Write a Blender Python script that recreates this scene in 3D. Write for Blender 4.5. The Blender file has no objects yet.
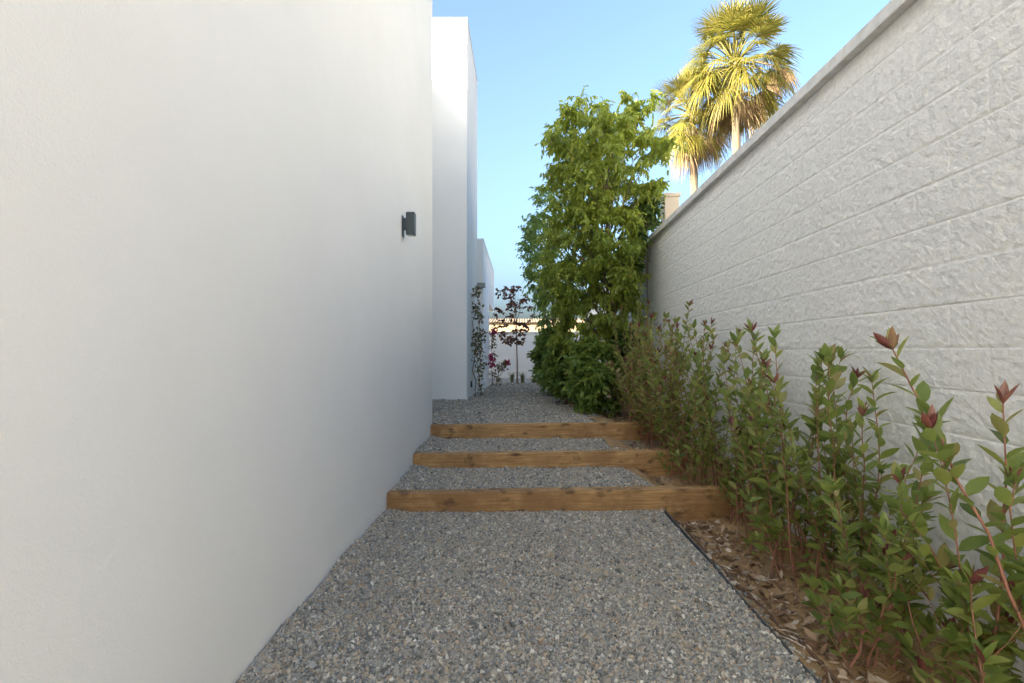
import bpy, math, random
import numpy as np
from mathutils import Vector

random.seed(7)
rng = np.random.default_rng(7)
scene = bpy.context.scene
COL = scene.collection
R = math.radians
F = 490.0; CX = 520.0; CY = 353.0; CAMZ = 1.3      # measured from the photograph


def at(px, py, Y):
    """world point seen at a pixel of the photograph, Y metres ahead"""
    return np.array([(px - CX) / F * Y, Y, CAMZ + (CY - py) / F * Y])


# ------------------------------------------------------------------ mesh helpers
class Acc:
    """collects quads, links them as ONE mesh object"""
    def __init__(self):
        self.v = []; self.q = []; self.n = 0

    def add(self, verts, quads):
        verts = np.asarray(verts, float).reshape(-1, 3)
        quads = np.asarray(quads, int).reshape(-1, 4)
        self.v.append(verts); self.q.append(quads + self.n); self.n += len(verts)

    def box(self, x0, x1, y0, y1, z0, z1):
        v = [(x, y, z) for z in (z0, z1) for y in (y0, y1) for x in (x0, x1)]
        q = [(0, 2, 3, 1), (4, 5, 7, 6), (0, 1, 5, 4), (1, 3, 7, 5), (3, 2, 6, 7), (2, 0, 4, 6)]
        self.add(v, q)

    def tube(self, pts, radii, n=6, cap=True):
        pts = np.asarray(pts, float); m = len(pts)
        radii = np.broadcast_to(np.asarray(radii, float), (m,))
        tan = np.gradient(pts, axis=0)
        tan /= np.linalg.norm(tan, axis=1)[:, None] + 1e-12
        ref = np.array([0.31, 0.17, 0.93]) if abs(tan[0][2]) < .8 else np.array([1.0, .1, .05])
        a = np.cross(tan, ref); a /= np.linalg.norm(a, axis=1)[:, None] + 1e-12
        b = np.cross(tan, a)
        ang = np.arange(n) * 2 * math.pi / n
        ring = (np.cos(ang)[None, :, None] * a[:, None, :] + np.sin(ang)[None, :, None] * b[:, None, :])
        v = (pts[:, None, :] + ring * radii[:, None, None]).reshape(-1, 3)
        i = np.arange(m - 1)[:, None] * n; k = np.arange(n)[None, :]; k2 = (k + 1) % n
        q = np.stack([i + k, i + k2, i + n + k2, i + n + k], -1).reshape(-1, 4)
        self.add(v, q)

    def many(self, tmpl, quads, mats, offs):
        """copies of one template: mats (N,3,3) columns are axes, offs (N,3)"""
        N = len(offs); m = len(tmpl)
        v = np.einsum('nij,mj->nmi', mats, tmpl) + offs[:, None, :]
        q = (np.asarray(quads)[None, :, :] + (np.arange(N) * m)[:, None, None]).reshape(-1, 4)
        self.add(v.reshape(-1, 3), q)

    def build(self, name, mat, parent=None, smooth=False, bevel=0):
        v = np.concatenate(self.v); q = np.concatenate(self.q)
        me = bpy.data.meshes.new(name)
        me.vertices.add(len(v)); me.vertices.foreach_set('co', v.astype(np.float32).ravel())
        me.loops.add(q.size); me.loops.foreach_set('vertex_index', q.astype(np.int32).ravel())
        me.polygons.add(len(q))
        me.polygons.foreach_set('loop_start', (np.arange(len(q)) * 4).astype(np.int32))
        me.polygons.foreach_set('use_smooth', np.full(len(q), smooth, bool))
        me.update(calc_edges=True); me.validate()
        me.materials.append(mat)
        o = bpy.data.objects.new(name, me); COL.objects.link(o)
        if parent is not None:
            o.parent = parent
            o.matrix_parent_inverse = parent.matrix_basis.inverted()
        if bevel:
            b = o.modifiers.new('bevel', 'BEVEL'); b.width = bevel; b.segments = 3; b.limit_method = 'ANGLE'
        return o


def grid(xs, ys, zf):
    X, Y = np.meshgrid(xs, ys); Z = zf(X, Y)
    v = np.stack([X, Y, Z], -1).reshape(-1, 3); nx = len(xs)
    i = np.arange(len(ys) - 1)[:, None] * nx; k = np.arange(nx - 1)[None, :]
    q = np.stack([i + k, i + k + 1, i + nx + k + 1, i + nx + k], -1).reshape(-1, 4)
    return v, q


def vnoise(x, y, seed):
    """smooth 2-D value noise, numpy"""
    r = np.random.default_rng(seed); T = r.random((256, 256))
    xi = np.floor(x).astype(int); yi = np.floor(y).astype(int)
    fx = x - xi; fy = y - yi; fx = fx * fx * (3 - 2 * fx); fy = fy * fy * (3 - 2 * fy)
    a = T[xi % 256, yi % 256]; b = T[(xi + 1) % 256, yi % 256]
    c = T[xi % 256, (yi + 1) % 256]; d = T[(xi + 1) % 256, (yi + 1) % 256]
    return (a * (1 - fx) + b * fx) * (1 - fy) + (c * (1 - fx) + d * fx) * fy


def sstep(a, b, t):
    t = np.clip((t - a) / (b - a), 0, 1); return t * t * (3 - 2 * t)


def tag(o, label=None, cat=None, group=None, kind=None):
    if label: o['label'] = label
    if cat: o['category'] = cat
    if group: o['group'] = group
    if kind: o['kind'] = kind
    return o


def thing(name, loc, label, cat, group=None):
    o = bpy.data.objects.new(name, None); COL.objects.link(o)
    o.location = loc; o.empty_display_size = .1
    bpy.context.view_layer.update() if False else None
    o.matrix_basis.translation = Vector(loc)
    return tag(o, label, cat, group)


# ------------------------------------------------------------------ materials
class NT:
    def __init__(self, name):
        self.m = bpy.data.materials.new(name); self.m.use_nodes = True
        self.t = self.m.node_tree; self.n = self.t.nodes; self.l = self.t.links
        self.b = self.n['Principled BSDF']; self.out = self.n['Material Output']

    def node(self, t, **kw):
        x = self.n.new(t)
        for k, v in kw.items():
            if k in x.inputs: x.inputs[k].default_value = v
            else: setattr(x, k, v)
        return x

    def link(self, a, b): self.l.new(a, b)

    def ramp(self, fac, stops, interp='LINEAR'):
        r = self.n.new('ShaderNodeValToRGB'); r.color_ramp.interpolation = interp
        e = r.color_ramp.elements
        while len(e) < len(stops): e.new(.5)
        for i, (p, c) in enumerate(stops):
            e[i].position = p; e[i].color = (*c, 1)
        self.link(fac, r.inputs[0]); return r.outputs[0]

    def noise(self, scale, detail=4, rough=.55, vec=None, **kw):
        x = self.node('ShaderNodeTexNoise', Scale=scale, Detail=detail, Roughness=rough, **kw)
        self.link(vec if vec is not None else self.obj(), x.inputs['Vector']); return x.outputs['Fac']

    def obj(self):
        if not hasattr(self, '_o'):
            self._o = self.n.new('ShaderNodeTexCoord').outputs['Object']
        return self._o

    def mapped(self, scale):
        x = self.n.new('ShaderNodeMapping'); x.inputs['Scale'].default_value = scale
        self.link(self.obj(), x.inputs['Vector']); return x.outputs[0]

    def math(self, op, a, b=None):
        x = self.n.new('ShaderNodeMath'); x.operation = op
        for i, s in enumerate((a, b)):
            if s is None: continue
            if isinstance(s, (int, float)): x.inputs[i].default_value = s
            else: self.link(s, x.inputs[i])
        return x.outputs[0]

    def mix(self, fac, a, b, blend='MIX'):
        x = self.n.new('ShaderNodeMix'); x.data_type = 'RGBA'; x.blend_type = blend
        for s, i in ((fac, 0), (a, 6), (b, 7)):
            if isinstance(s, (int, float)): x.inputs[i].default_value = s
            elif isinstance(s, tuple): x.inputs[i].default_value = (*s, 1)
            else: self.link(s, x.inputs[i])
        return x.outputs[2]

    def bump(self, h, dist, strength=1.0):
        x = self.node('ShaderNodeBump', Strength=strength, Distance=dist)
        self.link(h, x.inputs['Height']); self.link(x.outputs[0], self.b.inputs['Normal'])

    def color(self, c):
        if isinstance(c, tuple): self.b.inputs['Base Color'].default_value = (*c, 1)
        else: self.link(c, self.b.inputs['Base Color'])

    def rough(self, r): self.b.inputs['Roughness'].default_value = r


def stucco(name, c, grain=170, dist=.0036):
    m = NT(name)
    a = m.noise(grain, 3, .6); b = m.noise(1.1, 4, .6); d = m.noise(9, 3)
    h = m.math('ADD', m.math('MULTIPLY', a, .55), m.math('MULTIPLY', m.noise(70, 4, .6), .6))
    lo = tuple(x * .955 for x in c)
    col = m.mix(m.ramp(b, [(.35, (0, 0, 0)), (.7, (1, 1, 1))]), lo, c)
    col = m.mix(m.math('MULTIPLY', d, .08), col, tuple(x * .8 for x in c))
    m.color(col); m.rough(.9); m.bump(h, dist, .8)
    return m.m


def plain(name, c, rough=.6, metal=0, var=.25, scale=20, bump=.0):
    m = NT(name); n = m.noise(scale, 4)
    m.color(m.mix(n, tuple(x * (1 - var) for x in c), tuple(min(1, x * (1 + var)) for x in c)))
    m.rough(rough); m.b.inputs['Metallic'].default_value = metal
    if bump: m.bump(m.noise(scale * 4, 4), bump)
    return m.m


def leafmat(name, stops, rough=.42, trans=.3, tint=(.26, .30, .05)):
    """one colour per leaf (random per island), light passes through"""
    m = NT(name)
    g = m.n.new('ShaderNodeNewGeometry')
    c = m.ramp(g.outputs['Random Per Island'], stops)
    c = m.mix(m.math('MULTIPLY', m.noise(60, 3), .35), c, tuple(x * .6 for x in stops[0][1]))
    m.color(c); m.rough(rough)
    m.b.inputs['Specular IOR Level'].default_value = .5
    tr = m.n.new('ShaderNodeBsdfTranslucent')
    m.link(m.mix(.5, c, tint, 'MIX'), tr.inputs['Color'])
    ms = m.n.new('ShaderNodeMixShader'); ms.inputs[0].default_value = trans
    m.link(m.b.outputs[0], ms.inputs[1]); m.link(tr.outputs[0], ms.inputs[2])
    m.link(ms.outputs[0], m.out.inputs['Surface'])
    return m.m


WALL = stucco('white_render', (.76, .757, .75))
WALL2 = stucco('white_render_rear', (.83, .83, .83))
CAP = plain('white_metal_cap', (.72, .72, .71), .45, var=.05)
CREAM = stucco('cream_render', (.20, .16, .115), 60)


def block_material():
    m = NT('split_face_block')
    a = m.noise(34, 8, .75); b = m.noise(150, 6, .7); c = m.noise(.8, 4)
    col = m.ramp(a, [(.3, (.55, .535, .51)), (.45, (.69, .68, .66)), (.7, (.80, .79, .775))])
    col = m.mix(m.math('MULTIPLY', c, .25), col, (.62, .605, .58))
    m.color(col); m.rough(.95)
    m.bump(m.math('ADD', m.math('MULTIPLY', m.noise(70, 8, .75), .7), m.math('MULTIPLY', b, .6)), .0055, .9)
    return m.m


BLOCK = block_material()


def coping_material():
    m = NT('concrete_coping'); a = m.noise(14, 6, .7); b = m.noise(160, 3)
    m.color(m.ramp(a, [(.3, (.50, .49, .47)), (.55, (.62, .61, .59)), (.8, (.70, .69, .67))]))
    m.rough(.9); m.bump(b, .003)
    return m.m


COPING = coping_material()


def gravel_stone_material():
    m = NT('crushed_stone')
    g = m.n.new('ShaderNodeNewGeometry')
    c = m.ramp(g.outputs['Random Per Island'], [
        (0, (.12, .115, .10)), (.2, (.26, .255, .23)), (.40, (.42, .39, .33)), (.54, (.33, .33, .315)),
        (.66, (.56, .47, .345)), (.80, (.42, .30, .19)), (.90, (.62, .56, .46)), (1, (.82, .77, .67))])
    n = m.noise(300, 3)
    m.color(m.mix(m.math('MULTIPLY', n, .5), c, (.22, .21, .19), 'MIX')); m.rough(.85)
    return m.m


def gravel_sheet_material():
    m = NT('gravel_ground')
    v = m.node('ShaderNodeTexVoronoi', Scale=75.0, Randomness=1.0)
    m.link(m.obj(), v.inputs['Vector'])
    s = m.n.new('ShaderNodeSeparateColor'); m.link(v.outputs['Color'], s.inputs[0])
    c = m.ramp(s.outputs[0], [(0, (.16, .16, .15)), (.3, (.36, .355, .335)), (.55, (.48, .47, .44)),
                              (.75, (.58, .52, .42)), (.9, (.66, .61, .53)), (1, (.78, .75, .69))])
    m.color(c); m.rough(.95)
    m.bump(m.math('SUBTRACT', 1.0, v.outputs['Distance']), .012, .8)
    return m.m


STONE = gravel_stone_material(); GRAVEL = gravel_sheet_material()


def soil_material():
    m = NT('soil')
    a = m.noise(7, 6, .65); b = m.noise(60, 6, .7)
    c = m.ramp(m.math('ADD', m.math('MULTIPLY', a, .5), m.math('MULTIPLY', b, .5)),
               [(.3, (.21, .12, .052)), (.5, (.42, .265, .125)), (.68, (.58, .41, .235))])
    m.color(c); m.rough(.97); m.bump(b, .02)
    return m.m


SOIL = soil_material()


def timber_material():
    m = NT('treated_pine')
    oi = m.n.new('ShaderNodeObjectInfo')
    ad = m.n.new('ShaderNodeVectorMath'); ad.operation = 'MULTIPLY_ADD'
    cmb = m.n.new('ShaderNodeCombineXYZ')
    for k in range(3): m.link(oi.outputs['Random'], cmb.inputs[k])
    m.link(cmb.outputs[0], ad.inputs[0]); ad.inputs[1].default_value = (37, 21, 13); m.link(m.obj(), ad.inputs[2])
    m._o = ad.outputs[0]
    g = m.noise(2.2, 7, .65, vec=m.mapped((1.3, 26, 26)), Distortion=.7)
    fine = m.noise(9, 4, .6, vec=m.mapped((2.2, 40, 40)))
    big = m.noise(2.0, 5, .65); spot = m.noise(6.5, 3, .5, vec=m.mapped((1, 1.5, 1.5)))
    c = m.ramp(g, [(.28, (.22, .115, .042)), (.46, (.42, .24, .095)), (.62, (.60, .37, .16)), (.8, (.70, .48, .25))])
    c = m.mix(m.ramp(big, [(.42, (0, 0, 0)), (.60, (.9, .9, .9))]), c, (.27, .145, .058))
    c = m.mix(m.ramp(spot, [(.58, (0, 0, 0)), (.70, (.85, .85, .85))]), c, (.11, .06, .028))
    k = m.node('ShaderNodeTexVoronoi', Scale=1.0)
    m.link(m.mapped((1.7, 5, 6)), k.inputs['Vector'])
    c = m.mix(m.ramp(k.outputs['Distance'], [(.04, (.9, .9, .9)), (.13, (0, 0, 0))]), c, (.07, .032, .014))
    m.color(c); m.rough(.82); m.bump(m.math('ADD', g, m.math('MULTIPLY', fine, .6)), .006, .9)
    return m.m


TIMBER = timber_material()
BARK = plain('bark', (.16, .115, .075), .9, var=.5, scale=25, bump=.01)
STEM = plain('red_brown_stem', (.30, .13, .085), .6, var=.45, scale=14)
PALMBARK = plain('palm_bark', (.12, .095, .07), .95, var=.4, scale=9, bump=.03)
EDGE = plain('black_edging', (.075, .075, .075), .55, var=.4, scale=9, bump=.002)
PIPE = plain('brown_pipe', (.13, .065, .035), .55, var=.35)
LAMPM = plain('anthracite_metal', (.045, .06, .068), .42, metal=.0, var=.06, scale=90)
BLACK = plain('black_plastic', (.02, .02, .022), .5)
GLASS = plain('lamp_glass', (.5, .5, .48), .15)
TERRA = plain('roof_tiles', (.20, .145, .10), .85, var=.3, scale=3)
CONC = plain('pale_paving', (.25, .24, .22), .9, var=.15, scale=4)
GROUND = plain('dry_ground', (.26, .21, .15), .95, var=.35, scale=.6, bump=.02)
DOOR = plain('grey_door_paint', (.30, .33, .35), .5, var=.1)

PH_LEAF = leafmat('shrub_leaf', [(0, (.13, .20, .055)), (.3, (.23, .31, .075)), (.6, (.34, .41, .105)),
                                 (.84, (.46, .48, .14)), (.93, (.38, .25, .13)), (1, (.52, .48, .19))], .30, .56, (.38, .42, .10))
PH_BRONZE = leafmat('bronze_shrub_leaf', [(0, (.16, .21, .06)), (.4, (.28, .34, .08)), (.72, (.42, .42, .12)), (.88, (.44, .30, .13)), (1, (.38, .18, .12))], .30, .56, (.40, .38, .10))
PH_RED = leafmat('shrub_young_leaf', [(0, (.13, .034, .036)), (.45, (.22, .062, .055)), (.7, (.32, .16, .11)),
                                      (1, (.30, .23, .09))], .35, .25, (.35, .12, .07))
TREE_LEAF = leafmat('tree_leaf', [(0, (.17, .24, .04)), (.4, (.29, .36, .055)), (.75, (.40, .44, .075)),
                                  (.96, (.42, .45, .08)), (1, (.50, .36, .08))], .4, .58, (.46, .52, .08))
TREE2_LEAF = leafmat('second_tree_leaf', [(0, (.16, .26, .07)), (.5, (.27, .38, .10)), (1, (.36, .47, .14))], .35, .55, (.40, .50, .12))
BUSH_LEAF = leafmat('bush_leaf', [(0, (.12, .20, .045)), (.5, (.22, .32, .06)), (.9, (.33, .42, .085)), (1, (.42, .40, .10))], .36, .5, (.32, .40, .07))
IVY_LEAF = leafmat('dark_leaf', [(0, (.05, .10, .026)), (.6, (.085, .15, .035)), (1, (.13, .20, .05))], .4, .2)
PLUM_LEAF = leafmat('plum_leaf', [(0, (.09, .042, .036)), (.6, (.16, .08, .06)), (1, (.25, .15, .09))], .5, .35, (.25, .12, .07))
VINE_LEAF = leafmat('vine_leaf', [(0, (.08, .11, .04)), (.5, (.14, .15, .055)), (.75, (.20, .07, .06)), (1, (.24, .21, .08))], .5, .35, (.25, .2, .06))
FLOWER = leafmat('magenta_bract', [(0, (.35, .02, .09)), (1, (.60, .05, .16))], .5, .4, (.5, .04, .12))
PALM_LEAF = leafmat('palm_frond_leaf', [(0, (.075, .085, .016)), (.5, (.155, .145, .028)), (1, (.27, .22, .06))], .45, .42, (.30, .30, .05))
PALM_DEAD = leafmat('palm_dead_leaf', [(0, (.11, .065, .03)), (.5, (.19, .13, .07)), (1, (.30, .23, .15))], .7, .15, (.3, .2, .1))
GRASS_LEAF = leafmat('grass_blade', [(0, (.10, .14, .04)), (1, (.26, .27, .09))], .5, .2)
LITTER = leafmat('dry_leaf', [(0, (.13, .07, .04)), (.35, (.28, .165, .095)), (.65, (.44, .30, .19)), (.9, (.56, .45, .33)), (1, (.72, .62, .5))], .8, .0, (.4, .3, .2))

# ------------------------------------------------------------------ camera, world, sun
cam = bpy.data.cameras.new('camera'); cam_o = bpy.data.objects.new('camera', cam); COL.objects.link(cam_o)
cam.sensor_width = 36; cam.lens = 36 * F / 1024
cam.shift_x = -(CX - 512) / 1024; cam.shift_y = (CY - 341.5) / 1024
cam.clip_start = .05; cam.clip_end = 2000
cam_o.location = (0, 0, CAMZ); cam_o.rotation_euler = (R(90), 0, 0)
scene.camera = cam_o

SUN = np.array([1.0, .8, -.30])                  # direction the sunlight travels
elev = math.atan2(-SUN[2], math.hypot(SUN[0], SUN[1]))
azim = math.atan2(-SUN[0], -SUN[1])              # towards the sun, clockwise from +Y
w = bpy.data.worlds.new('World'); scene.world = w; w.use_nodes = True
nt = w.node_tree; bg = nt.nodes['Background']
sky = nt.nodes.new('ShaderNodeTexSky'); sky.sky_type = 'NISHITA'; sky.sun_disc = False
sky.sun_elevation = elev; sky.sun_rotation = azim
sky.air_density = .65; sky.dust_density = 9.0; sky.ozone_density = 1.7
nt.links.new(sky.outputs[0], bg.inputs[0]); bg.inputs[1].default_value = .12
sl = bpy.data.lights.new('sun', 'SUN'); sl.energy = 5.0; sl.angle = R(.53); sl.color = (1, .83, .62)
so = bpy.data.objects.new('sun', sl); COL.objects.link(so)
so.rotation_euler = Vector(SUN).to_track_quat('-Z', 'Y').to_euler(); so.location = (-12, -10, 12)
vs = scene.view_settings
vs.view_transform = 'Standard'; vs.look = 'None'; vs.gamma = 1; vs.use_curve_mapping = False
vs.exposure = 2.95
vs.use_white_balance = True; vs.white_balance_temperature = 6400; vs.white_balance_tint = 1
scene.cycles.max_bounces = 12; scene.cycles.diffuse_bounces = 10; scene.cycles.transmission_bounces = 4
scene.cycles.use_adaptive_sampling = True; scene.cycles.adaptive_threshold = .01
scene.cycles.use_denoising = True; scene.cycles.denoising_input_passes = 'RGB_ALBEDO_NORMAL'; scene.cycles.denoising_prefilter = 'NONE'

# ------------------------------------------------------------------ levels
YAW = .022                                        # the steps stand slightly askew
TY = (4.02, 5.00, 5.98)                           # front faces of the timbers at x = 0
TTOP = (.163, .283, .434)


def step(x, y, levels, lead=.012, run=.09):
    z = np.full(np.shape(x), levels[0], float)
    for t, a, b in zip(TY, levels, levels[1:]):
        f = t + YAW * x
        z = z + (b - a) * sstep(f + lead, f + lead + run, y)
    return z


def bed_z(x, y):
    z = step(x, y, (-.075, .045, .18, .33)) + .05 * sstep(1.36, 1.12, x) * sstep(4.05, 4.15, y)
    z = z + .05 * sstep(1.4, 2.0, x) + .035 * (vnoise(x * 5, y * 5, 3) - .5) + .02 * (vnoise(x * 17, y * 17, 4) - .5)
    return z + .035 * sstep(1.32, 1.18, x)


def wall_x(y): return 1.968 + .0184 * y


# the big sheet
v, q = grid(np.array([-900, -60, -20, -9, -3, 0, 3, 9, 20, 60, 900.]),
            np.array([-900, -40, -5, 2, 4.0, 5, 6, 8, 20, 60, 300, 900.]),
            lambda x, y: -.22 + .45 * sstep(4, 6, y))
a = Acc(); a.add(v, q); tag(a.build('ground', GROUND), kind='structure')

a = Acc()


def gz(x, y, base): return base + .012 * (vnoise(x * 3, y * 3, 9) - .5) + .006 * (vnoise(x * 13, y * 13, 10) - .5) + (.012 + .05 * vnoise(y * 2.3, y * 0 + 3.3, 12)) * sstep(.22, 0, x + 1.09)


def corner(x, y, f): return .09 * sstep(.28, 0, (f - y)) * sstep(.75, 1.15, x)    # soil spills over the far corner


def strip(y0f, y1f, base, x0=-1.085, x1=1.172, ny=60, nx=70, shrink=0, pw=2):
    U, V = np.meshgrid(np.linspace(0, 1, nx), np.linspace(0, 1, ny))
    X = x0 + (x1 - shrink * V ** pw - x0) * U; ya = y0f(X); yb = y1f(X); Yv = ya + (yb - ya) * V
    Z = gz(X, Yv, base)
    vv = np.stack([X, Yv, Z], -1).reshape(-1, 3)
    i = np.arange(ny - 1)[:, None] * nx; k = np.arange(nx - 1)[None, :]
    a.add(vv, np.stack([i + k, i + k + 1, i + nx + k + 1, i + nx + k], -1).reshape(-1, 4))


GL = (0.0, .125, .252, .398)
front = [lambda X, t=t: t + YAW * X for t in TY]
back = [lambda X, t=t: t + .12 + YAW * X for t in TY]
strip(lambda X: X * 0 - 2.2, lambda X: front[0](X) + .01, GL[0])
strip(lambda X: back[0](X) - .01, lambda X: front[1](X) + .01, GL[1], shrink=.13)
strip(lambda X: back[1](X) - .01, lambda X: front[2](X) + .01, GL[2], shrink=.15)
strip(lambda X: back[2](X) - .01, lambda X: X * 0 + 14.6, GL[3], ny=160, shrink=.62, pw=1)
strip(lambda X: X * 0 + 6.105, lambda X: X * 0 + 9.098, GL[3], x0=-1.749, x1=-1.0851)
tag(a.build('gravel_path', GRAVEL, smooth=True), kind='structure')

# loose stones, one object
cube = np.array([(x, y, z) for z in (-1, 1) for y in (-1, 1) for x in (-1, 1)], float)
cq = np.array([(0, 2, 3, 1), (4, 5, 7, 6), (0, 1, 5, 4), (1, 3, 7, 5), (3, 2, 6, 7), (2, 0, 4, 6)])


def stones(n, x0, x1, y0f, y1f, base, size, shrink=0, pw=2):
    x = rng.uniform(x0, x1, n); u = rng.random(n)
    x = x0 + (x - x0) * (x1 - shrink * u ** pw - x0) / (x1 - x0)
    ya = y0f(x); yb = y1f(x); y = ya + (yb - ya) * u
    s = size * np.exp(rng.normal(0, .32, n))
    z = gz(x, y, base) + rng.uniform(-.25, .75, n) * s
    A = rng.normal(size=(n, 3, 3)); Q, _ = np.linalg.qr(A)
    sc = np.stack([s, s * rng.uniform(.55, 1, n), s * rng.uniform(.4, .8, n)], -1)
    M = Q * sc[:, None, :]
    loc = cube[None] * rng.uniform(.45, 1.0, (n, 8, 3))
    vv = np.einsum('nij,nmj->nmi', M, loc) + np.stack([x, y, z], -1)[:, None, :]
    qq = (cq[None] + (np.arange(n) * 8)[:, None, None]).reshape(-1, 4)
    a.add(vv.reshape(-1, 3), qq)


a = Acc()
stones(78000, -1.08, 1.165, lambda X: X * 0 + 1.5, lambda X: front[0](X) - .006, GL[0], .0066)
stones(15000, -1.08, 1.165, lambda X: back[0](X) + .006, lambda X: front[1](X) - .006, GL[1], .0079, .13)
stones(14000, -1.08, 1.165, lambda X: back[1](X) + .006, lambda X: front[2](X) - .006, GL[2], .0082, .15)
stones(24000, -1.08, 1.165, lambda X: back[2](X) + .006, lambda X: X * 0 + 10.5, GL[3], .0105, .30, 1)
stones(3000, -1.6, -1.08, lambda X: X * 0 + 6.15, lambda X: X * 0 + 9.05, GL[3], .0105)
stones(9000, -.84, .87, lambda X: X * 0 + 10.5, lambda X: X * 0 + 14.5, GL[3], .013, .32, 1)
for t_, z_ in zip(TY, TTOP):                       # grit kicked up on the timbers
    n_g = 70; gx = rng.uniform(-1.05, 1.3, n_g); gy = t_ + YAW * gx + rng.choice([.105, .10, .095, .06, .03], n_g) + rng.normal(0, .006, n_g)
    gs = .0052 * np.exp(rng.normal(0, .3, n_g)); gq, _ = np.linalg.qr(rng.normal(size=(n_g, 3, 3)))
    gv = np.einsum('nij,nmj->nmi', gq * gs[:, None, None], cube[None] * rng.uniform(.4, 1, (n_g, 8, 3)))
    gv += np.stack([gx, gy, z_ + .0085 * (gx - .33) + .003 + 0 * gx], -1)[:, None, :]
    a.add(gv.reshape(-1, 3), (cq[None] + (np.arange(n_g) * 8)[:, None, None]).reshape(-1, 4))
n_sp = 420
xs_ = 1.185 + np.abs(rng.normal(0, .05, n_sp)); ys_ = rng.uniform(1.4, 3.98, n_sp)
ss_ = .007 * np.exp(rng.normal(0, .3, n_sp))
Q_, _ = np.linalg.qr(rng.normal(size=(n_sp, 3, 3)))
vv_ = np.einsum('nij,nmj->nmi', Q_ * ss_[:, None, None], cube[None] * rng.uniform(.4, 1, (n_sp, 8, 3)))
vv_ += np.stack([xs_, ys_, bed_z(xs_, ys_) + .004], -1)[:, None, :]
a.add(vv_.reshape(-1, 3), (cq[None] + (np.arange(n_sp) * 8)[:, None, None]).reshape(-1, 4))
tag(a.build('gravel', STONE), 'grey and tan crushed stone gravel covering the path', 'gravel', kind='stuff')

# planting bed
a = Acc()
ys = np.concatenate([np.arange(-.5, 3.9, .03), np.arange(3.9, 6.3, .015), np.arange(6.3, 16.6, .08)])
U, V = np.meshgrid(np.linspace(0, 1, 46), ys)
xl = 1.19 - .2 * sstep(4.06, 4.13, V - YAW * 1.2) - .55 * np.clip((V - 6) / 8.5, 0, 1.2)
X = xl + (wall_x(V) + .02 - xl) * U
Z = bed_z(X, V)
nx = 46; i = np.arange(len(ys) - 1)[:, None] * nx; k = np.arange(nx - 1)[None, :]
a.add(np.stack([X, V, Z], -1).reshape(-1, 3), np.stack([i + k, i + k + 1, i + nx + k + 1, i + nx + k], -1).reshape(-1, 4))
tag(a.build('planting_bed', SOIL, smooth=True), kind='structure')
a = Acc(); a.box(-3, 2.2, 14.61, 17.5, .2, .40)
tag(a.build('pale_paving', CONC), kind='structure')

# ------------------------------------------------------------------ timber steps
for n, (t, top) in enumerate(zip(TY, TTOP)):
    a = Acc(); L = 2.83; nseg = 60
    xs = np.linspace(-L / 2, L / 2, nseg)
    prof = []                                     # rounded rectangle, slightly uneven along its length
    w2, h, r = .06, .27, .008
    for (cxx, czz, a0) in ((w2 - r, -r, 0), (-w2 + r, -r, 90), (-w2 + r, -h + r, 180), (w2 - r, -h + r, 270)):
        for d in (0, 45, 90):
            prof.append((cxx + r * math.cos(R(a0 + d)), czz + r * math.sin(R(a0 + d))))
    prof = np.array(prof); m = len(prof)
    vv = np.zeros((nseg, m, 3)); vv[:, :, 0] = xs[:, None]
    vv[:, :, 1] = prof[None, :, 0]; vv[:, :, 2] = prof[None, :, 1]
    vv[:, :, 1] += .004 * (vnoise(xs * 3, xs * 0 + n, 30) - .5)[:, None]
    vv[:, :, 2] += .006 * (vnoise(xs * 2.2, xs * 0 + n, 31) - .5)[:, None]
    i = np.arange(nseg - 1)[:, None] * m; k = np.arange(m)[None, :]; k2 = (k + 1) % m
    a.add(vv.reshape(-1, 3), np.stack([i + k, i + nseg * 0 + m + k, i + m + k2, i + k2], -1).reshape(-1, 4))
    for e, flip in ((0, False), (nseg - 1, True)):       # end grain
        ring = vv[e]; idx = [(j, j + 1, m - 2 - j, m - 1 - j) for j in range(m // 2 - 1)]
        if flip: idx = [t_[::-1] for t_ in idx]
        a.add(ring, idx)
    o = a.build('timber_step', TIMBER, smooth=False)
    xm = -1.087 + L / 2
    o.location = (xm, t + .06 + YAW * xm, top); o.rotation_euler = (0, -.0085, YAW)
    tag(o, ['lowest brown timber sleeper step, nearest the camera with the widest face',
            'middle brown timber sleeper step between two gravel treads',
            'topmost brown timber sleeper step beside the white wall corner'][n], 'step', 'timber sleeper steps up the path')

# edging strip and drip pipe
a = Acc(); ysx = np.linspace(-1, 4.03, 40)
for y0, y1 in zip(ysx[:-1], ysx[1:]):
    pass
xo = 1.178 + .010 * np.sin(ysx * 2.1) + .004 * np.sin(ysx * 6.3)
vv = []
for xx, yy in zip(xo, ysx):
    vv += [(xx - .005, yy, -.15), (xx - .005, yy, .013 + .005 * math.sin(yy * 5)), (xx + .005, yy, .013 + .005 * math.sin(yy * 5)), (xx + .005, yy, -.15)]
n4 = len(ysx); i = np.arange(n4 - 1)[:, None] * 4; k = np.arange(4)[None, :]
a.add(vv, np.stack([i + k, i + (k + 1) % 4, i + 4 + (k + 1) % 4, i + 4 + k], -1).reshape(-1, 4))
tag(a.build('path_edging', EDGE), 'thin black edging strip between gravel path and soil bed', 'edging')
a = Acc(); ysx = np.linspace(-.6, 3.98, 60); xx = 1.30 + .035 * np.sin(ysx * 1.3) + .012 * np.sin(ysx * 4)
a.tube(np.stack([xx, ysx, bed_z(xx, ysx) + .008], -1), .0085, 8)
tag(a.build('irrigation_pipe', PIPE, smooth=True), 'brown drip irrigation pipe lying along the soil bed', 'pipe')

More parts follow.
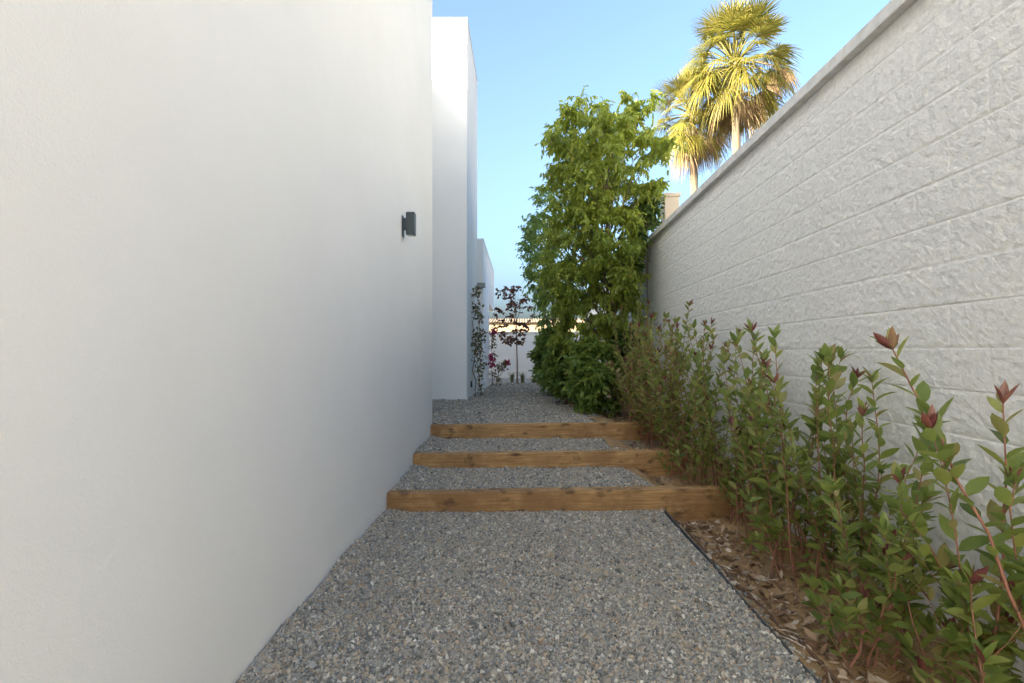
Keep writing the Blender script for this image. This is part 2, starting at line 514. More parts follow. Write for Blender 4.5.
# ------------------------------------------------------------------ the houses
ROOFM = plain('low_bounce_roof', (.07, .07, .07), .9)  # dark covers for unseen roofs, added to cut sunlight bounced onto the tall block
h1 = thing('house', (-5, 2, 0), 'plain white rendered wall of the near house filling the left side', 'house')
a = Acc(); a.box(-9, -1.09, -3.8, 6.10, -.4, 6.0); a.build('wall', WALL, h1, bevel=.012)
a = Acc(); a.box(-9, -1.75, 6.101, 9.097, -.4, 6.42); a.build('shade_wing', WALL, h1, bevel=.01)  # unseen wing, added with its roof edge set to shade the tall block
a = Acc()
for bx_ in ((-9.02, -1.07, -3.82, -3.62), (-9.02, -1.07, 5.92, 6.12), (-9.02, -8.82, -3.619, 5.919), (-1.27, -1.07, -3.619, 5.919)):
    a.box(*bx_, 6.002, 6.03)
a.build('parapet_cap', CAP, h1)
a = Acc(); a.box(-8.8, -1.29, -3.6, 5.9, 5.99, 6.012); a.build('roof', ROOFM, h1)
a = Acc(); a.box(-8.9, -1.85, 6.14, 9.0, 6.41, 6.43); a.build('shade_wing_roof', ROOFM, h1)

h2 = thing('house', (-3, 11, 0), 'white rear house with tall block and low flat-roofed wing, sunlit at its top corner', 'house')
a = Acc(); a.box(-5.5, -.984, 9.1, 11.3, 0, 7.50); tb = a.build('tall_block', WALL2, h2, bevel=.01)
a = Acc(); a.box(-5.51, -.972, 9.088, 11.312, 7.502, 7.525); a.build('parapet_cap', CAP, h2)
a = Acc(); a.box(-3.0, -.853, 11.302, 13.5, 0, 3.92); a.build('low_wing', WALL2, h2, bevel=.01)
a = Acc(); a.box(-6.6, -.853, 13.502, 16.1, 2.66, 3.92); a.build('porch_roof', WALL2, h2, bevel=.01)
a = Acc(); a.box(-6.5, -6.25, 15.8, 16.05, 0, 2.658); a.build('porch_post', WALL2, h2)
a = Acc(); a.box(-6.59, -3.003, 13.52, 13.70, 0, 2.8); a.box(-6.57, -6.42, 13.702, 15.79, 0, 2.8); a.build('sun_block_wall', WALL2, h2)  # unseen walls added to close the porch and keep sun off the end wall
a = Acc(); a.box(-3.0, -.842, 11.314, 16.112, 3.922, 3.945); a.build('parapet_cap', CAP, h2)
a = Acc(); a.box(-.982, -.80, 11.16, 11.298, 2.80, 2.90); a.build('hood', plain('grey_hood', (.25, .26, .26), .6), h2)
a = Acc(); a.box(-.9835, -.955, 9.72, 9.80, .62, .74); a.build('socket_cover', BLACK, tb, bevel=.006)

# wall lamp on the near house
lp = thing('wall_lamp', (-1.09, 4.55, 2.5), 'dark grey box wall lamp fixed high on the near white wall', 'lamp')
a = Acc(); a.box(-1.089, -1.083, 4.515, 4.585, 2.38, 2.57); a.build('shadow_plate', LAMPM, lp)  # dark plate behind the bracket, stands for the thin shadow line there
a = Acc(); a.box(-1.083, -1.052, 4.52, 4.58, 2.445, 2.545); a.build('bracket', LAMPM, lp, bevel=.004)
a = Acc(); a.box(-1.052, -.972, 4.51, 4.59, 2.392, 2.602); lb = a.build('lamp_body', LAMPM, lp, bevel=.006)
a = Acc(); a.box(-1.04, -.984, 4.522, 4.578, 2.388, 2.3918); a.build('glass', GLASS, lb)

# far end: boundary wall, house beyond
ENDW = stucco('end_wall_render', (.70, .70, .70))  # slightly greyer white than the rear house
PIERM = stucco('pale_stone_render', (.55, .48, .40), 60)
bw = thing('boundary_wall', (0, 17.6, .4), 'white boundary wall closing the far end of the path', 'wall')
a = Acc(); a.box(-14, 2.29, 17.5, 17.7, .0, 2.02); a.build('wall', ENDW, bw)
a = Acc(); a.box(-14.02, 2.295, 17.47, 17.73, 2.022, 2.06); a.build('coping', ENDW, bw)
a = Acc(); a.box(.62, .70, 17.46, 17.498, .4, 2.0); a.build('pilaster', ENDW, bw)
h3 = thing('house', (2, 44, .2), 'low sunlit cream house with tiled roof beyond the end wall', 'house')
a = Acc(); a.box(-8, 14, 40, 48, 0, 3.75); a.build('wall', CREAM, h3)
a = Acc()
yy = np.linspace(39.5, 44, 10); zz = np.linspace(3.74, 4.35, 10)
xs = np.linspace(-8.4, 14.4, 460)
vv = np.stack([np.repeat(xs[None], 10, 0), np.repeat(yy[:, None], 460, 1), zz[:, None] + .05 * np.abs(np.sin(xs * 14))[None]], -1).reshape(-1, 3)
i = np.arange(9)[:, None] * 460; k = np.arange(459)[None, :]
a.add(vv, np.stack([i + k, i + k + 1, i + 461 + k, i + 460 + k], -1).reshape(-1, 4))
a.box(-8.4, 14.4, 44, 48.4, 3.76, 4.35)
a.build('roof', TERRA, h3)

CREAM2 = stucco('pale_cream_render', (.43, .42, .40), 60)
bounce_house = thing('house', (12, -2, 0), 'unseen pale house added behind the block wall to bounce sunlight into the passage', 'house')  # unseen house, added so its sunlit face lights the passage
a = Acc(); a.box(8, 15, -3, 7.0, -.3, 7.4); a.build('wall', CREAM2, bounce_house)
a = Acc(); a.box(7.97, 15.03, -3.03, 7.03, 7.402, 7.45); a.build('parapet_cap', CAP, bounce_house)

# ------------------------------------------------------------------ split-face block wall on the right
bl = thing('block_wall', (2.05, 6, 0), 'tall pale split-face block wall with concrete coping along the right', 'wall')
ys = np.concatenate([np.arange(.6, 5.0, .0085), np.arange(5.0, 9.2, .016), np.arange(9.2, 17.4, .08)])
zs = np.concatenate([np.arange(-.3, .6, .02), np.arange(.6, 3.089, .0085), [3.09]])
Yg, Zg = np.meshgrid(ys, zs)
CO = .2005                                        # course height
zc = (Zg - (2.528 - 14 * CO)) / CO; row = np.floor(zc); fz = zc - row
yc = (Yg - .30) / .4 + .5 * (row % 2); colm = np.floor(yc); fy = yc - colm
dz = np.minimum(fz, 1 - fz) * CO; dy = np.minimum(fy, 1 - fy) * .4
blockid = vnoise(row * 7.3 + 100, colm * 3.7 + 100, 41)
edge_v = sstep(0, .008, dy - .0015); edge_h = sstep(0, .010, dz - .0012)
rough = (.26 * vnoise(Yg * 13, Zg * 19, 42) + .40 * vnoise(Yg * 31 + 5, Zg * 42, 43) + .24 * vnoise(Yg * 52, Zg * 60, 45) + .14 * rng.random(Yg.shape))
depth = (.45 + .55 * edge_h) * (.82 + .18 * edge_v) * (.001 + .0112 * rough + .0012 * (blockid - .5))
Xg = wall_x(Yg) + .012 - depth
ny = len(ys); i = np.arange(len(zs) - 1)[:, None] * ny; k = np.arange(ny - 1)[None, :]
a = Acc()
a.add(np.stack([Xg, Yg, Zg], -1).reshape(-1, 3), np.stack([i + k, i + ny + k, i + ny + k + 1, i + k + 1], -1).reshape(-1, 4))
# core behind the face
y0, y1 = -3.0, 17.45
cv = [(wall_x(y) + .014 + dx, y, z) for z in (-.4, 3.088) for y in (y0, y1) for dx in (0, .19)]
a.add(cv, cq)
a.build('blocks', BLOCK, bl, smooth=False)
a = Acc()
segs = np.arange(y0, 7.3, .9)
for s0 in list(np.arange(y0, 17.0, 1.0)):
    s1 = min(s0 + .994, 17.45)
    cv = [(wall_x(y) + dx, y, z) for z in (3.091, 3.171) for y in (s0, s1) for dx in (-.052, .25)]
    a.add(cv, cq)
a.build('coping', COPING, bl, bevel=.006)

# sunlit pier of the neighbour beyond the block wall
pr = thing('gate_pier', (2.82, 9.15, 0), 'cream sunlit pier rising behind the block wall beside the tree', 'pier')
p0 = at(665, 200, 9.0); p1 = at(679.5, 200, 9.0)
a = Acc(); a.box(p0[0], p1[0], 9.0, 9.27, 0, 4.18); a.build('shaft', PIERM, pr, bevel=.008)
a = Acc(); a.box(p0[0] - .02, p1[0] + .02, 8.98, 9.29, 4.182, 4.24); a.build('cap', PIERM, pr)

# ------------------------------------------------------------------ leaves
def leaf_template(width=.42, curl=.25, fold=.35, rows=5):
    u = np.linspace(0, 1, rows)
    wd = width * .5 * np.sin(np.pi * np.clip(u, 0, 1) ** .85) ** .8
    wd[0] = .012; wd[-1] = .004
    v = []
    for ui, wi in zip(u, wd):
        z = -curl * ui * ui
        v += [(ui, -wi, z + fold * wi), (ui, 0, z), (ui, wi, z + fold * wi)]
    q = []
    for r in range(rows - 1):
        b = r * 3
        q += [(b, b + 3, b + 4, b + 1), (b + 1, b + 4, b + 5, b + 2)]
    return np.array(v), np.array(q)


def frames(d, roll=None, size=1.0):
    """axes with x along d, z roughly up; roll about d"""
    d = np.asarray(d, float); d = d / (np.linalg.norm(d, axis=1)[:, None] + 1e-9)
    up = np.tile(np.array([0, 0, 1.0]), (len(d), 1))
    up[np.abs(d[:, 2]) > .97] = (1, 0, .1)
    y = np.cross(up, d); y /= np.linalg.norm(y, axis=1)[:, None] + 1e-9
    z = np.cross(d, y)
    if roll is not None:
        c = np.cos(roll)[:, None]; s = np.sin(roll)[:, None]
        y, z = y * c + z * s, z * c - y * s
    size = np.broadcast_to(np.asarray(size, float), (len(d),))
    return np.stack([d, y, z], -1) * size[:, None, None]


def bez(p0, p1, p2, n):
    t = np.linspace(0, 1, n)[:, None]
    return (1 - t) ** 2 * p0 + 2 * t * (1 - t) * p1 + t * t * p2


YOUNG_T = leaf_template(.30, -.12, .55, 6)
PH_T = [leaf_template(.40, c, f) for c, f in ((.10, .25), (.22, .35), (.32, .3), (-.05, .45))]


def shrub(x, y, height, nst, spread, label, rs, lean=(0, 0), leaf=.075, dens=1.0, red=.8, special=None, fine=True):
    """red-tipped shrub: reddish canes, alternate leaves, rosettes of young leaves"""
    r = np.random.default_rng(rs)
    z0 = float(bed_z(np.array([x]), np.array([y]))[0]) - .01
    root = thing('red_tipped_shrub', (x, y, z0), label, 'shrub', 'red-tipped shrubs along the block wall')
    st = Acc(); P = []; D = []; S = []; RP = []; RD = []; RS = []

    def cane(pts, r0, leaf_from, lsz, tip_red):
        m = len(pts)
        st.tube(pts, np.linspace(r0, r0 * .35, m), 6)
        seg = np.linalg.norm(np.diff(pts, axis=0), axis=1); L = np.concatenate([[0], np.cumsum(seg)]); T = L[-1]
        pos = leaf_from * T; ang = r.uniform(0, 6.28)
        while pos < T:
            f = pos / T
            p = np.array([np.interp(pos, L, pts[:, c]) for c in range(3)])
            tg = pts[min(m - 1, int(f * (m - 1)) + 1)] - pts[int(f * (m - 1))] if f < 1 else pts[-1] - pts[-2]
            tg = tg / (np.linalg.norm(tg) + 1e-9)
            ang += 2.4 + r.normal(0, .3)
            side = np.array([math.cos(ang), math.sin(ang), 0])
            up = .45 + .8 * f + r.normal(0, .28)
            d = side + tg * up
            P.append(p); D.append(d); S.append(lsz * r.uniform(.65, 1.2) * (1 - .25 * abs(f - .6)))
            pos += r.uniform(.018, .042) / dens
        n_r = r.integers(4, 7)
        for j in range(n_r):
            a2 = j * 2.4 + r.uniform(0, .6)
            d = np.array([math.cos(a2), math.sin(a2), 0]) * r.uniform(.35, .8) + (pts[-1] - pts[-3]) / np.linalg.norm(pts[-1] - pts[-3])
            if tip_red and r.random() < .72: RP.append(pts[-1]); RD.append(d); RS.append(lsz * r.uniform(.45, .85))
            else: P.append(pts[-1]); D.append(d); S.append(lsz * r.uniform(.6, 1.0))

    specs = []
    for s in range(nst):
        a1 = r.uniform(0, 6.28); sp = spread * 1.25 * math.sqrt(r.random())
        hh = height * (1.08 - .62 * r.random() ** 1.1)
        tipp = np.array([math.cos(a1) * sp + lean[0], math.sin(a1) * sp + lean[1], hh])
        specs.append((tipp, r.uniform(.004, .006)))
    if special: specs += special
    for tipp, rad in specs:
        b = np.array([x, y, z0]) + np.array([r.normal(0, .085), r.normal(0, .10), 0])
        tip = np.array([x, y, z0]) + tipp
        tip[0] = min(tip[0], float(wall_x(tip[1])) - .07)
        mid = (b + tip) / 2 + np.array([r.normal(0, .05), r.normal(0, .05), .08 * tipp[2]])
        pts = bez(b, mid, tip, 9)
        pts[1:-1] += r.normal(0, .006, (7, 3))
        cane(pts, rad, r.uniform(.18, .38), leaf, r.random() < red)
        for k in range(r.integers(2, 5)):
            f = r.uniform(.08, .75); p = pts[int(f * 8)]
            a2 = r.uniform(0, 6.28); ln = r.uniform(.12, .30) * (1.1 - .5 * f)
            e = p + np.array([math.cos(a2) * ln * .6, math.sin(a2) * ln * .6, ln * r.uniform(.6, 1.2)])
            e[0] = min(e[0], float(wall_x(e[1])) - .06)
            c = bez(p, p + (e - p) * .5 + np.array([math.cos(a2), math.sin(a2), -.2]) * ln * .15, e, 5)
            cane(c, rad * .5, .15, leaf * .85, r.random() < red * .35)
    st.build('stems', STEM, root, smooth=True)
    P = np.array(P); D = np.array(D); S = np.array(S)
    ac = Acc(); which = r.integers(0, 4, len(P))
    for j, (tv, tq) in enumerate(PH_T):
        mk = which == j
        if mk.any(): ac.many(tv, tq, frames(D[mk], r.normal(0, .5, mk.sum()), S[mk]), P[mk])
    ac.build('foliage', PH_BRONZE if rs in (109, 110, 111) else PH_LEAF, root, smooth=True)
    if RP:
        RP = np.array(RP); RD = np.array(RD); RS = np.array(RS); ac = Acc()
        tv, tq = YOUNG_T
        ac.many(tv, tq, frames(RD, r.normal(0, .6, len(RP)), RS), RP)
        o = ac.build('young_leaves', PH_RED, root, smooth=True); o['label'] = 'dark red young leaves at the shoot tips'
    return root


# the canes that stand out in the photograph are given by their tips
sp_front = [(np.array(at(893, 338, 1.80)) - np.array([1.66, 1.72, -.03]), .0075),
            (np.array(at(1003, 392, 1.75)) - np.array([1.66, 1.72, -.03]), .0065),
            (np.array(at(1015, 470, 1.70)) - np.array([1.66, 1.72, -.03]), .006)]
shrub(1.66, 1.72, 1.05, 8, .30, 'large red-tipped shrub at lower right whose tallest cane leans left over the bed', 101, special=sp_front, leaf=.112, dens=.85, red=.9)
shrub(1.86, 1.52, .62, 5, .2, 'low red-tipped shrub cut by the lower right corner of the photo', 119, leaf=.08, dens=.9, red=.3)
shrub(1.60, 2.16, .98, 8, .28, 'leggy shrub right behind the low seedling, thin canes spreading over bare soil', 102, leaf=.104, red=.5, dens=1.05)
shrub(1.72, 2.58, 1.30, 10, .28, 'shrub with narrow upright canes between the leggy shrub and the bushy one', 103, special=[(np.array(at(828, 350, 2.62)) - np.array([1.72, 2.58, 0]), .006)], leaf=.102, red=.55)
shrub(1.64, 3.02, 1.37, 11, .30, 'bushy shrub with pale green lower leaves, halfway along the lowest bed section', 104, leaf=.102, red=.5, dens=.80)
shrub(1.72, 3.42, 1.44, 11, .30, 'shrub standing in leaf litter a little short of the lowest timber step', 105, leaf=.100, red=.55, dens=.80)
shrub(1.76, 3.84, 1.42, 12, .30, 'shrub growing against the buried end of the lowest timber step', 106, leaf=.100, red=.5, dens=.80)
shrub(1.72, 4.36, 1.42, 13, .32, 'shrub just behind the lowest timber step, full and mid green', 107, leaf=.100, red=.5, lean=(-.05, 0), dens=.80)
shrub(1.66, 4.82, 1.48, 13, .33, 'shrub covering the right end of the middle timber step', 108, leaf=.100, red=.9, lean=(-.08, 0), dens=.80)
shrub(1.62, 5.30, 1.48, 14, .33, 'shrub between the middle and topmost timber steps with several maroon tips', 109, leaf=.100, red=.95, lean=(-.08, 0), dens=.80)
shrub(1.56, 5.80, 1.46, 14, .34, 'bronze-green shrub covering the right end of the topmost timber step', 110, leaf=.100, red=.8, lean=(-.1, 0), dens=.80)
shrub(1.56, 6.30, 1.47, 15, .34, 'bronze-green shrub just behind the topmost timber step', 111, leaf=.100, red=.8, lean=(-.1, 0), dens=.80)
shrub(1.62, 6.85, 1.50, 15, .34, 'farthest red-tipped shrub of the row, beside the tree trunk', 112, leaf=.100, red=.8, dens=.80)
shrub(1.50, 2.10, .28, 2, .10, 'ankle-high red-tipped seedling on bare soil near the edging', 113, leaf=.075, red=1.0, dens=.7)


# ------------------------------------------------------------------ trees and bushes built from outline profiles
def crown(root, mat, centre, prof, Y, depth, nclump, per, leaf, rs, tmpl, droop=.6, clump=.26, limit=True, name='crown', density_in=.35):
    """leaf sprays in clumps inside an uneven outline. prof: (pixel y, centre x, half width)"""
    r = np.random.default_rng(rs)
    pr_ = np.array(prof, float)
    P = []; D = []; S = []; C = []
    tries = 0
    while len(C) < nclump and tries < 40 * nclump:
        tries += 1
        py = r.uniform(pr_[0, 0], pr_[-1, 0])
        c = np.interp(py, pr_[:, 0], pr_[:, 1]); hw = np.interp(py, pr_[:, 0], pr_[:, 2])
        if r.random() > hw / pr_[:, 2].max(): continue
        rad = 1 - density_in * r.random() ** 1.2 if r.random() < .6 else r.random()
        an = r.uniform(0, 6.28)
        hx = max(0, hw / F * Y - clump * .5)
        p = at(c, py, Y) + np.array([math.cos(an) * hx * rad, math.sin(an) * depth * rad * hw / pr_[:, 2].max(), 0])
        if limit and p[2] < 3.3 and p[0] > wall_x(p[1]) - .22: continue
        C.append(p)
    C = np.array(C)
    for p in C:
        cs = clump * r.uniform(.6, 1.25); n_tw = max(3, int(per / 9))
        for t in range(n_tw):
            dirv = r.normal(size=3); dirv[2] *= .8; dirv /= np.linalg.norm(dirv)
            L = cs * r.uniform(.4, 1.0)
            k = r.integers(6, 12)
            s = np.linspace(.15, 1, k)[:, None]
            pts = p + dirv * L * s + np.array([0, 0, -1]) * (droop * .35 * L * s ** 2)
            off = r.normal(size=(k, 3)); off[:, 2] *= .4
            d = off + dirv * .7 + np.array([0, 0, -droop * 1.6])
            P.append(pts); D.append(d); S.append(leaf * r.uniform(.6, 1.25, k))
    P = np.concatenate(P); D = np.concatenate(D); S = np.concatenate(S)
    if limit:
        ok = ~((P[:, 2] < 3.35) & (P[:, 0] > wall_x(P[:, 1]) - .10))
        P, D, S = P[ok], D[ok], S[ok]
    ok = P[:, 2] > .36
    P, D, S = P[ok], D[ok], S[ok]
    a = Acc(); tv, tq = tmpl
    a.many(tv, tq, frames(D, r.normal(0, .7, len(P)), S), P)
    a.build(name, mat, root, smooth=True)
    return C


def trunk(root, base, top, C, r0, rs, nb=26, name='trunk', mat=None, wander=.05, low=.15):
    r = np.random.default_rng(rs); base = np.array(base, float); top = np.array(top, float)
    a = Acc(); t = np.linspace(0, 1, 14)[:, None]
    pts = base + (top - base) * t; pts[1:, :2] += np.cumsum(r.normal(0, wander * .4, (13, 2)), axis=0) * .5
    a.tube(pts, r0 * (1 - .85 * t[:, 0]) * (1 + .35 * np.exp(-t[:, 0] * 30)), 9)
    idx = r.permutation(len(C))[:nb]
    for j in idx:
        e = C[j]; f = np.clip((e[2] - base[2]) / (top[2] - base[2]) - r.uniform(.12, .3), low, .93)
        k = f * 13; i0 = int(k); p = pts[i0] + (pts[min(13, i0 + 1)] - pts[i0]) * (k - i0)
        m = p + (e - p) * .5 + np.array([0, 0, .12 * np.linalg.norm(e - p)])
        a.tube(bez(p, m, e, 7), np.linspace(r0 * .35 * (1 - .6 * f), .004, 7), 6)
    a.build(name, mat or BARK, root, smooth=True)


LANCE = leaf_template(.38, .22, .3, 4)
OVAL = leaf_template(.52, .18, .3, 4)
ROUND = leaf_template(.78, .15, .2, 4)

YT = 7.95
t1 = thing('tree', (1.56, YT, .36), 'tall bushy green tree with drooping leaves standing against the block wall', 'tree')
prof1 = [(110, 602, 44), (122, 604, 62), (145, 604, 66), (166, 612, 71), (188, 606, 66), (212, 600, 60), (240, 597, 64), (285, 594, 58), (320, 596, 50), (350, 598, 46)]
C = crown(t1, TREE_LEAF, None, prof1, YT, 1.15, 390, 112, .092, 203, LANCE, .8, .27)
trunk(t1, (1.56, YT, .30), at(606, 120, YT), C, .052, 301, 60)

YT2 = 10.6
t2 = thing('tree', (.72, YT2, .36), 'slimmer paler tree behind the tall tree, leaning left over the far path', 'tree')
prof2 = [(192, 546, 14), (210, 540, 22), (250, 542, 24), (290, 550, 24), (330, 554, 24), (372, 558, 22)]
C = crown(t2, TREE2_LEAF, None, prof2, YT2, .7, 100, 100, .09, 202, LANCE, .5, .27)
trunk(t2, (.80, YT2, .30), at(548, 215, YT2), C, .035, 302, 26)

for n, (px, py, Y, hw, top, lab, mt, rs) in enumerate([
        (596, 405, 7.3, 32, 338, 'dense dark bush under the tall tree, right of the gravel edge', BUSH_LEAF, 211),
        (566, 392, 8.7, 27, 338, 'rounded green bush hanging over the gravel left of the tree', BUSH_LEAF, 212),
        (549, 386, 10.2, 20, 330, 'farthest low bush beside the gravel near the end wall', BUSH_LEAF, 213),
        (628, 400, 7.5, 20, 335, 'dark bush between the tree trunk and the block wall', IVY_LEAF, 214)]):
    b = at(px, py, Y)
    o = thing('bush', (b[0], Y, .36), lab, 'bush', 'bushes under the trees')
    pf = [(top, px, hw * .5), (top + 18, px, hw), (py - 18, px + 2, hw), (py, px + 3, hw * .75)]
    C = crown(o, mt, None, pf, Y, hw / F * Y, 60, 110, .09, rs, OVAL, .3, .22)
    trunk(o, (b[0], Y, .3), (b[0], Y, .9), C, .016, rs + 50, 20, 'stems', low=.02)

# climber on the block wall behind the tree
cl = thing('climbing_plant', (2.08, 8.0, .36), 'dark climber covering the block wall top behind the tall tree', 'climber')
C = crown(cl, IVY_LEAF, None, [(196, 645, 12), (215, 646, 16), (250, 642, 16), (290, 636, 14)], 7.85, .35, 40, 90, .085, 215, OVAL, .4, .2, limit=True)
trunk(cl, (1.95, 7.85, .3), (1.98, 7.85, 2.6), C, .02, 262, 18, 'stems', low=.1)

# far thin plum tree
tp = thing('tree', (-.08, 14.4, .4), 'thin young tree with sparse dark red leaves near the end wall', 'tree')
C = crown(tp, PLUM_LEAF, None, [(285, 511, 12), (300, 512, 20), (318, 514, 22), (342, 516, 18)], 14.4, .5, 50, 15, .085, 220, ROUND, .3, .17, limit=False)
trunk(tp, (-.08, 14.4, .38), at(515, 292, 14.4), C, .026, 320, 26, wander=.02, low=.55)

# bougainvillea and climbers on the rear house
def climber(x, y, pts, rs, lab, flowers=0, n=26, wob=.05):
    r = np.random.default_rng(rs)
    o = thing('climbing_vine', (x, y, .4), lab, 'vine', 'vines on the rear house wall')
    st = Acc(); C = []
    for line in pts:
        line = np.array(line, float); m = 14; t = np.linspace(0, 1, m)
        tt = np.linspace(0, 1, len(line))
        c = np.stack([np.interp(t, tt, line[:, k]) for k in range(3)], -1); c[1:-1] += r.normal(0, .02, (m - 2, 3))
        st.tube(c, np.linspace(.012, .004, m), 5)
        for j in range(n):
            f = r.beta(2.2, 1.2); k = min(m - 1, int(f * (m - 1)))
            C.append(c[k] + np.array([r.uniform(0, wob), r.normal(0, wob * 2), r.normal(0, .05)]))
    st.build('stems', BARK, o, smooth=True)
    C = np.array(C); N = len(C) * 9
    P = np.repeat(C, 9, 0) + r.normal(0, .045, (N, 3)); D = r.normal(size=(N, 3)); D[:, 2] -= .4
    a = Acc(); a.many(ROUND[0], ROUND[1], frames(D, r.normal(0, 1, N), r.uniform(.04, .075, N)), P)
    a.build('foliage', VINE_LEAF, o, smooth=True)
    if flowers:
        fc = np.array(flowers, float); M = 60
        for f1 in fc:
            P = f1 + r.normal(0, .045, (M, 3)); D = r.normal(size=(M, 3))
            a = Acc(); a.many(ROUND[0], ROUND[1], frames(D, r.normal(0, 1, M), r.uniform(.05, .075, M)), P)
            a.build('flower_cluster', FLOWER, o, smooth=True)


climber(-.9, 9.9, [[(-.9, 9.85, .38), (-.92, 9.9, 1.2), (-.93, 9.95, 2.1), (-.9, 10.0, 2.68)],
                   [(-.82, 10.2, .38), (-.86, 10.3, 1.1), (-.84, 10.35, 2.2)]], 230,
        'brownish climbing vine with bare lower stems on the rear house, nearer of the two', n=26)
climber(-.78, 13.0, [[(-.72, 13.0, .38), (-.76, 13.1, 1.2), (-.74, 13.2, 2.3)],
                     [(-.62, 13.2, .38), (-.6, 13.3, .9), (-.35, 13.4, 1.05)]], 231,
        'farther climbing vine with magenta flowers beside the porch opening', flowers=[(-.76, 13.0, 1.18), (-.74, 13.0, 1.0), (-.36, 13.4, 1.04), (-.70, 13.1, 1.85)], n=20)

# grass clumps and dark box at the far end
for n, (px, lab) in enumerate(((512, 'left of two small ornamental grass clumps under the thin red tree'),
                               (522.5, 'right of two small ornamental grass clumps under the thin red tree'))):
    b = at(px, 383, 14.75); r = np.random.default_rng(240 + n); a = Acc()
    for j in range(70):
        an = r.uniform(0, 6.28); s = r.uniform(.05, .2); hh = r.uniform(.18, .36)
        p0_ = np.array([b[0] + r.normal(0, .02), b[1] + r.normal(0, .02), .40]); e = p0_ + np.array([math.cos(an) * s, math.sin(an) * s, hh])
        a.tube(bez(p0_, p0_ + np.array([0, 0, hh * .8]), e, 5), np.linspace(.005, .001, 5), 4)
    tag(a.build('ornamental_grass', GRASS_LEAF, smooth=True), lab, 'grass clump', 'ornamental grass clumps')
b = at(535, 382, 14.9)
a = Acc(); a.box(b[0] - .10, b[0] + .10, b[1] - .1, b[1] + .1, .401, .50)
bx = a.build('valve_box', BLACK, bevel=.015); tag(bx, 'small black box on the ground at the far end of the gravel', 'box')

# ------------------------------------------------------------------ palms
def palm(px, py, Y, trunk_px, label, rs, nlive, ndead, rad):
    r = np.random.default_rng(rs)
    c = at(px, py, Y)
    base = np.array([(trunk_px - CX) / F * Y, Y, -.2])
    root = thing('palm_tree', tuple(base), label, 'palm tree', 'fan palms beyond the block wall')
    a = Acc(); n = 40; t = np.linspace(0, 1, n)
    pts = base + (c - base) * t[:, None]; pts[:, 0] = base[0] + (c[0] - base[0]) * t ** 1.6
    a.tube(pts, .20 - .05 * t + .012 * np.sin(np.arange(n) * 2.4) + .10 * np.exp(-t * 25), 14)
    a.build('trunk', PALMBARK, root, smooth=True)

    def frond(az, el, plen, fl, name, mat, sag, org, spread_=105):
        ac = Acc()
        h = np.array([math.cos(az), math.sin(az), 0])
        d0 = h * math.cos(el) + np.array([0, 0, math.sin(el)])
        p0_ = org + h * .12
        e = p0_ + d0 * plen + np.array([0, 0, -sag * plen * .35])
        pet = bez(p0_, p0_ + d0 * plen * .55 + np.array([0, 0, .03 * plen]), e, 7)
        ac.tube(pet, np.linspace(.028, .014, 7), 5)
        d = pet[-1] - pet[-2]; d /= np.linalg.norm(d)
        lat = np.cross(d, (0, 0, 1.0)); lat /= np.linalg.norm(lat) + 1e-9
        nrm = np.cross(lat, d)
        ns = 30; th = np.linspace(-R(spread_), R(spread_), ns) + r.normal(0, .02, ns)
        s = np.array([0, .22, .45, .66, .84, 1.0]); wmul = np.array([.05, .9, 1.0, .75, .42, .04])
        dth = 2 * R(spread_) / ns
        for tq_ in th:
            dirv = math.cos(tq_) * d + math.sin(tq_) * lat
            perp = -math.sin(tq_) * d + math.cos(tq_) * lat
            L = fl * (.72 + .28 * math.cos(tq_ * .8)) * r.uniform(.88, 1.08)
            drop = sag * L * r.uniform(.6, 1.3)
            spine = e + dirv * (L * s)[:, None] + nrm * (.12 * L * abs(math.sin(tq_)) * s)[:, None] + np.array([0, 0, -1]) * (drop * s ** 2.4)[:, None]
            wd = np.minimum(s * L, .45 * L) * dth * .5 * wmul
            wd[0] = .003
            v_ = np.concatenate([spine - perp * wd[:, None], spine + perp * wd[:, None] + nrm * (wd * .5)[:, None]])
            m = len(s); q_ = [(i_, i_ + 1, m + i_ + 1, m + i_) for i_ in range(m - 1)]
            ac.add(v_, q_)
        ac.build(name, mat, root, smooth=True)

    for j in range(nlive):
        f = (j + .5) / nlive                       # 0 = youngest, upright
        el = R(86 - 136 * f + r.normal(0, 11))
        frond(j * 2.39996 + r.normal(0, .2), el, rad * r.uniform(.40, .62), rad * r.uniform(.34, .46), 'frond', PALM_LEAF, .04 + .95 * max(0, f - .15) * r.uniform(.5, 1.3), c + np.array([0, 0, .2 - .55 * f]))
    for j in range(7):                             # dried fronds still held out on the right
        frond(r.normal(-.15, .45), R(r.uniform(-25, 5)), rad * r.uniform(.45, .65), rad * r.uniform(.26, .36), 'dead_frond', PALM_DEAD, .9, c, 80)
    for j in range(ndead):
        f = (j + .5) / ndead
        frond(j * 2.39996 + r.normal(0, .3), R(-40 - 38 * f + r.normal(0, 8)), rad * r.uniform(.26, .40), rad * r.uniform(.30, .42), 'dead_frond', PALM_DEAD, .9, c + np.array([0, 0, -.35 - .5 * f]), 70)


palm(735, 62, 20.0, 738, 'taller fan palm whose crown touches the top of the photo', 401, 80, 7, 2.6)
palm(691, 112, 22.0, 699, 'shorter fan palm left of the taller one, half hidden by the tree', 402, 56, 12, 2.15)

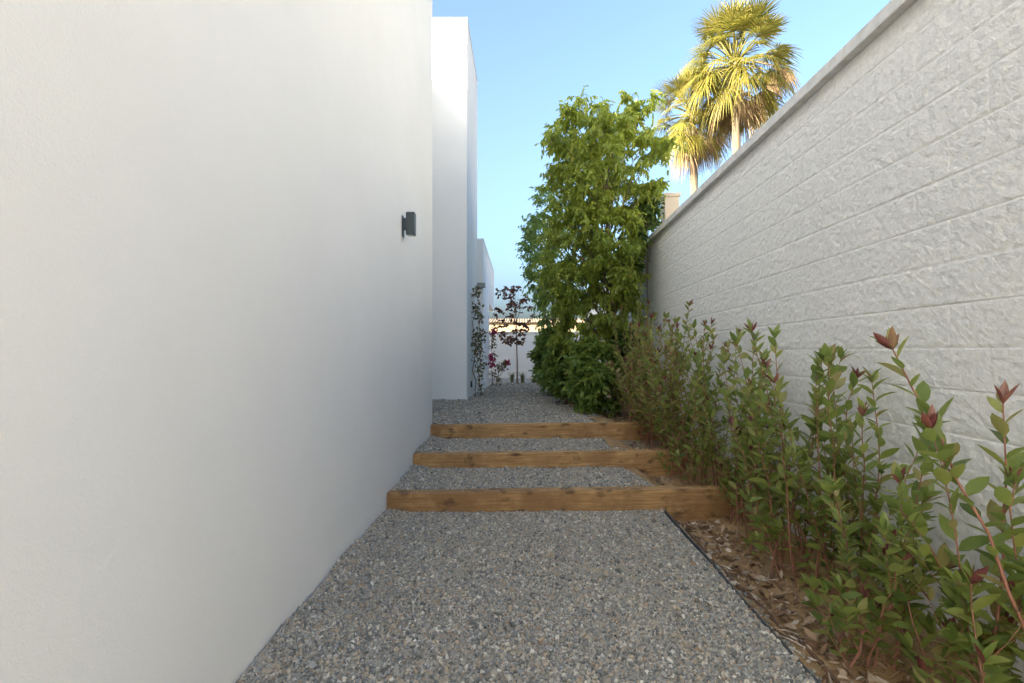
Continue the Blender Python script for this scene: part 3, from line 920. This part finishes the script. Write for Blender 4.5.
# ------------------------------------------------------------------ litter
r = np.random.default_rng(500)
N = 1620
y = np.concatenate([r.uniform(.8, 3.98, 1220), r.uniform(4.15, 6.0, 280), r.uniform(6.1, 8, 120)])
x = 1.22 + np.abs(r.normal(0, .22, N)) + r.uniform(0, .12, N)
x = np.minimum(x, wall_x(y) - .08)
ok = np.ones(N, bool)
for t in TY: ok &= ~((y > t - .02) & (y < t + .24) & (x < 1.78))
x, y = x[ok], y[ok]; N = len(x)
z = bed_z(x, y) + .010
an = r.uniform(0, 6.28, N)
D = np.stack([np.cos(an), np.sin(an), r.normal(0, .22, N)], -1)
CURL = [leaf_template(.55, .5, .6), leaf_template(.42, -.45, .9), leaf_template(.30, .15, -.7)]
a = Acc(); wch = r.integers(0, 3, N); S = .018 + .062 * r.random(N) ** 1.6
for j in range(3):
    mk = wch == j
    a.many(CURL[j][0], CURL[j][1], frames(D[mk], r.normal(0, .5, mk.sum()), S[mk]), np.stack([x, y, z], -1)[mk])
# twigs in the same mulch
for j in range(90):
    yy_ = r.uniform(.9, 3.95); xx_ = r.uniform(1.22, 1.7); an_ = r.uniform(0, 6.28); L = r.uniform(.05, .16)
    e0 = np.array([xx_, yy_, 0]); e1 = e0 + np.array([math.cos(an_) * L, math.sin(an_) * L, 0])
    for e in (e0, e1): e[2] = float(bed_z(np.array([e[0]]), np.array([e[1]]))[0]) + .008
    if e1[0] > 1.2 and e1[1] < 4.0: a.tube([e0, (e0 + e1) / 2 + np.array([0, 0, .006]), e1], [.003, .0035, .002], 5)
tag(a.build('leaf_litter', LITTER, smooth=True), 'dry curled leaves and twigs scattered over the soil bed', 'leaf litter', kind='stuff')

# the few dry leaves lying on the gravel
proto = None
for n, (px, py, lab) in enumerate((
        (697, 601, 'tan dry leaf on the gravel, left of a darker brown one'),
        (709, 605, 'darker brown dry leaf on the gravel beside a tan one'),
        (753, 609, 'dry leaf on the gravel close to the black edging'),
        (655, 514, 'dry leaf on the gravel at the foot of the lowest timber'),
        (662, 509, 'small curled dry leaf against the lowest timber near the edging'),
        (693, 564, 'reddish dry leaf on the gravel midway along the edging'))):
    Y = 1.285 * F / (py - CY); p = at(px, py, Y)
    if proto is None:
        a = Acc(); tv, tq = CURL[0]; a.add(tv * .045 + np.array([-.022, 0, .006]), tq)
        o = proto = a.build('fallen_leaf', LITTER, smooth=True)
    else:
        o = proto.copy(); COL.objects.link(o)
    o.location = (p[0], min(Y, 3.99 + .02), .018); o.rotation_euler = (.2 * n, .1, 1.3 * n); o.scale = (1 + .12 * (n % 3),) * 3
    tag(o, lab, 'dry leaf', 'dry leaves on the gravel')
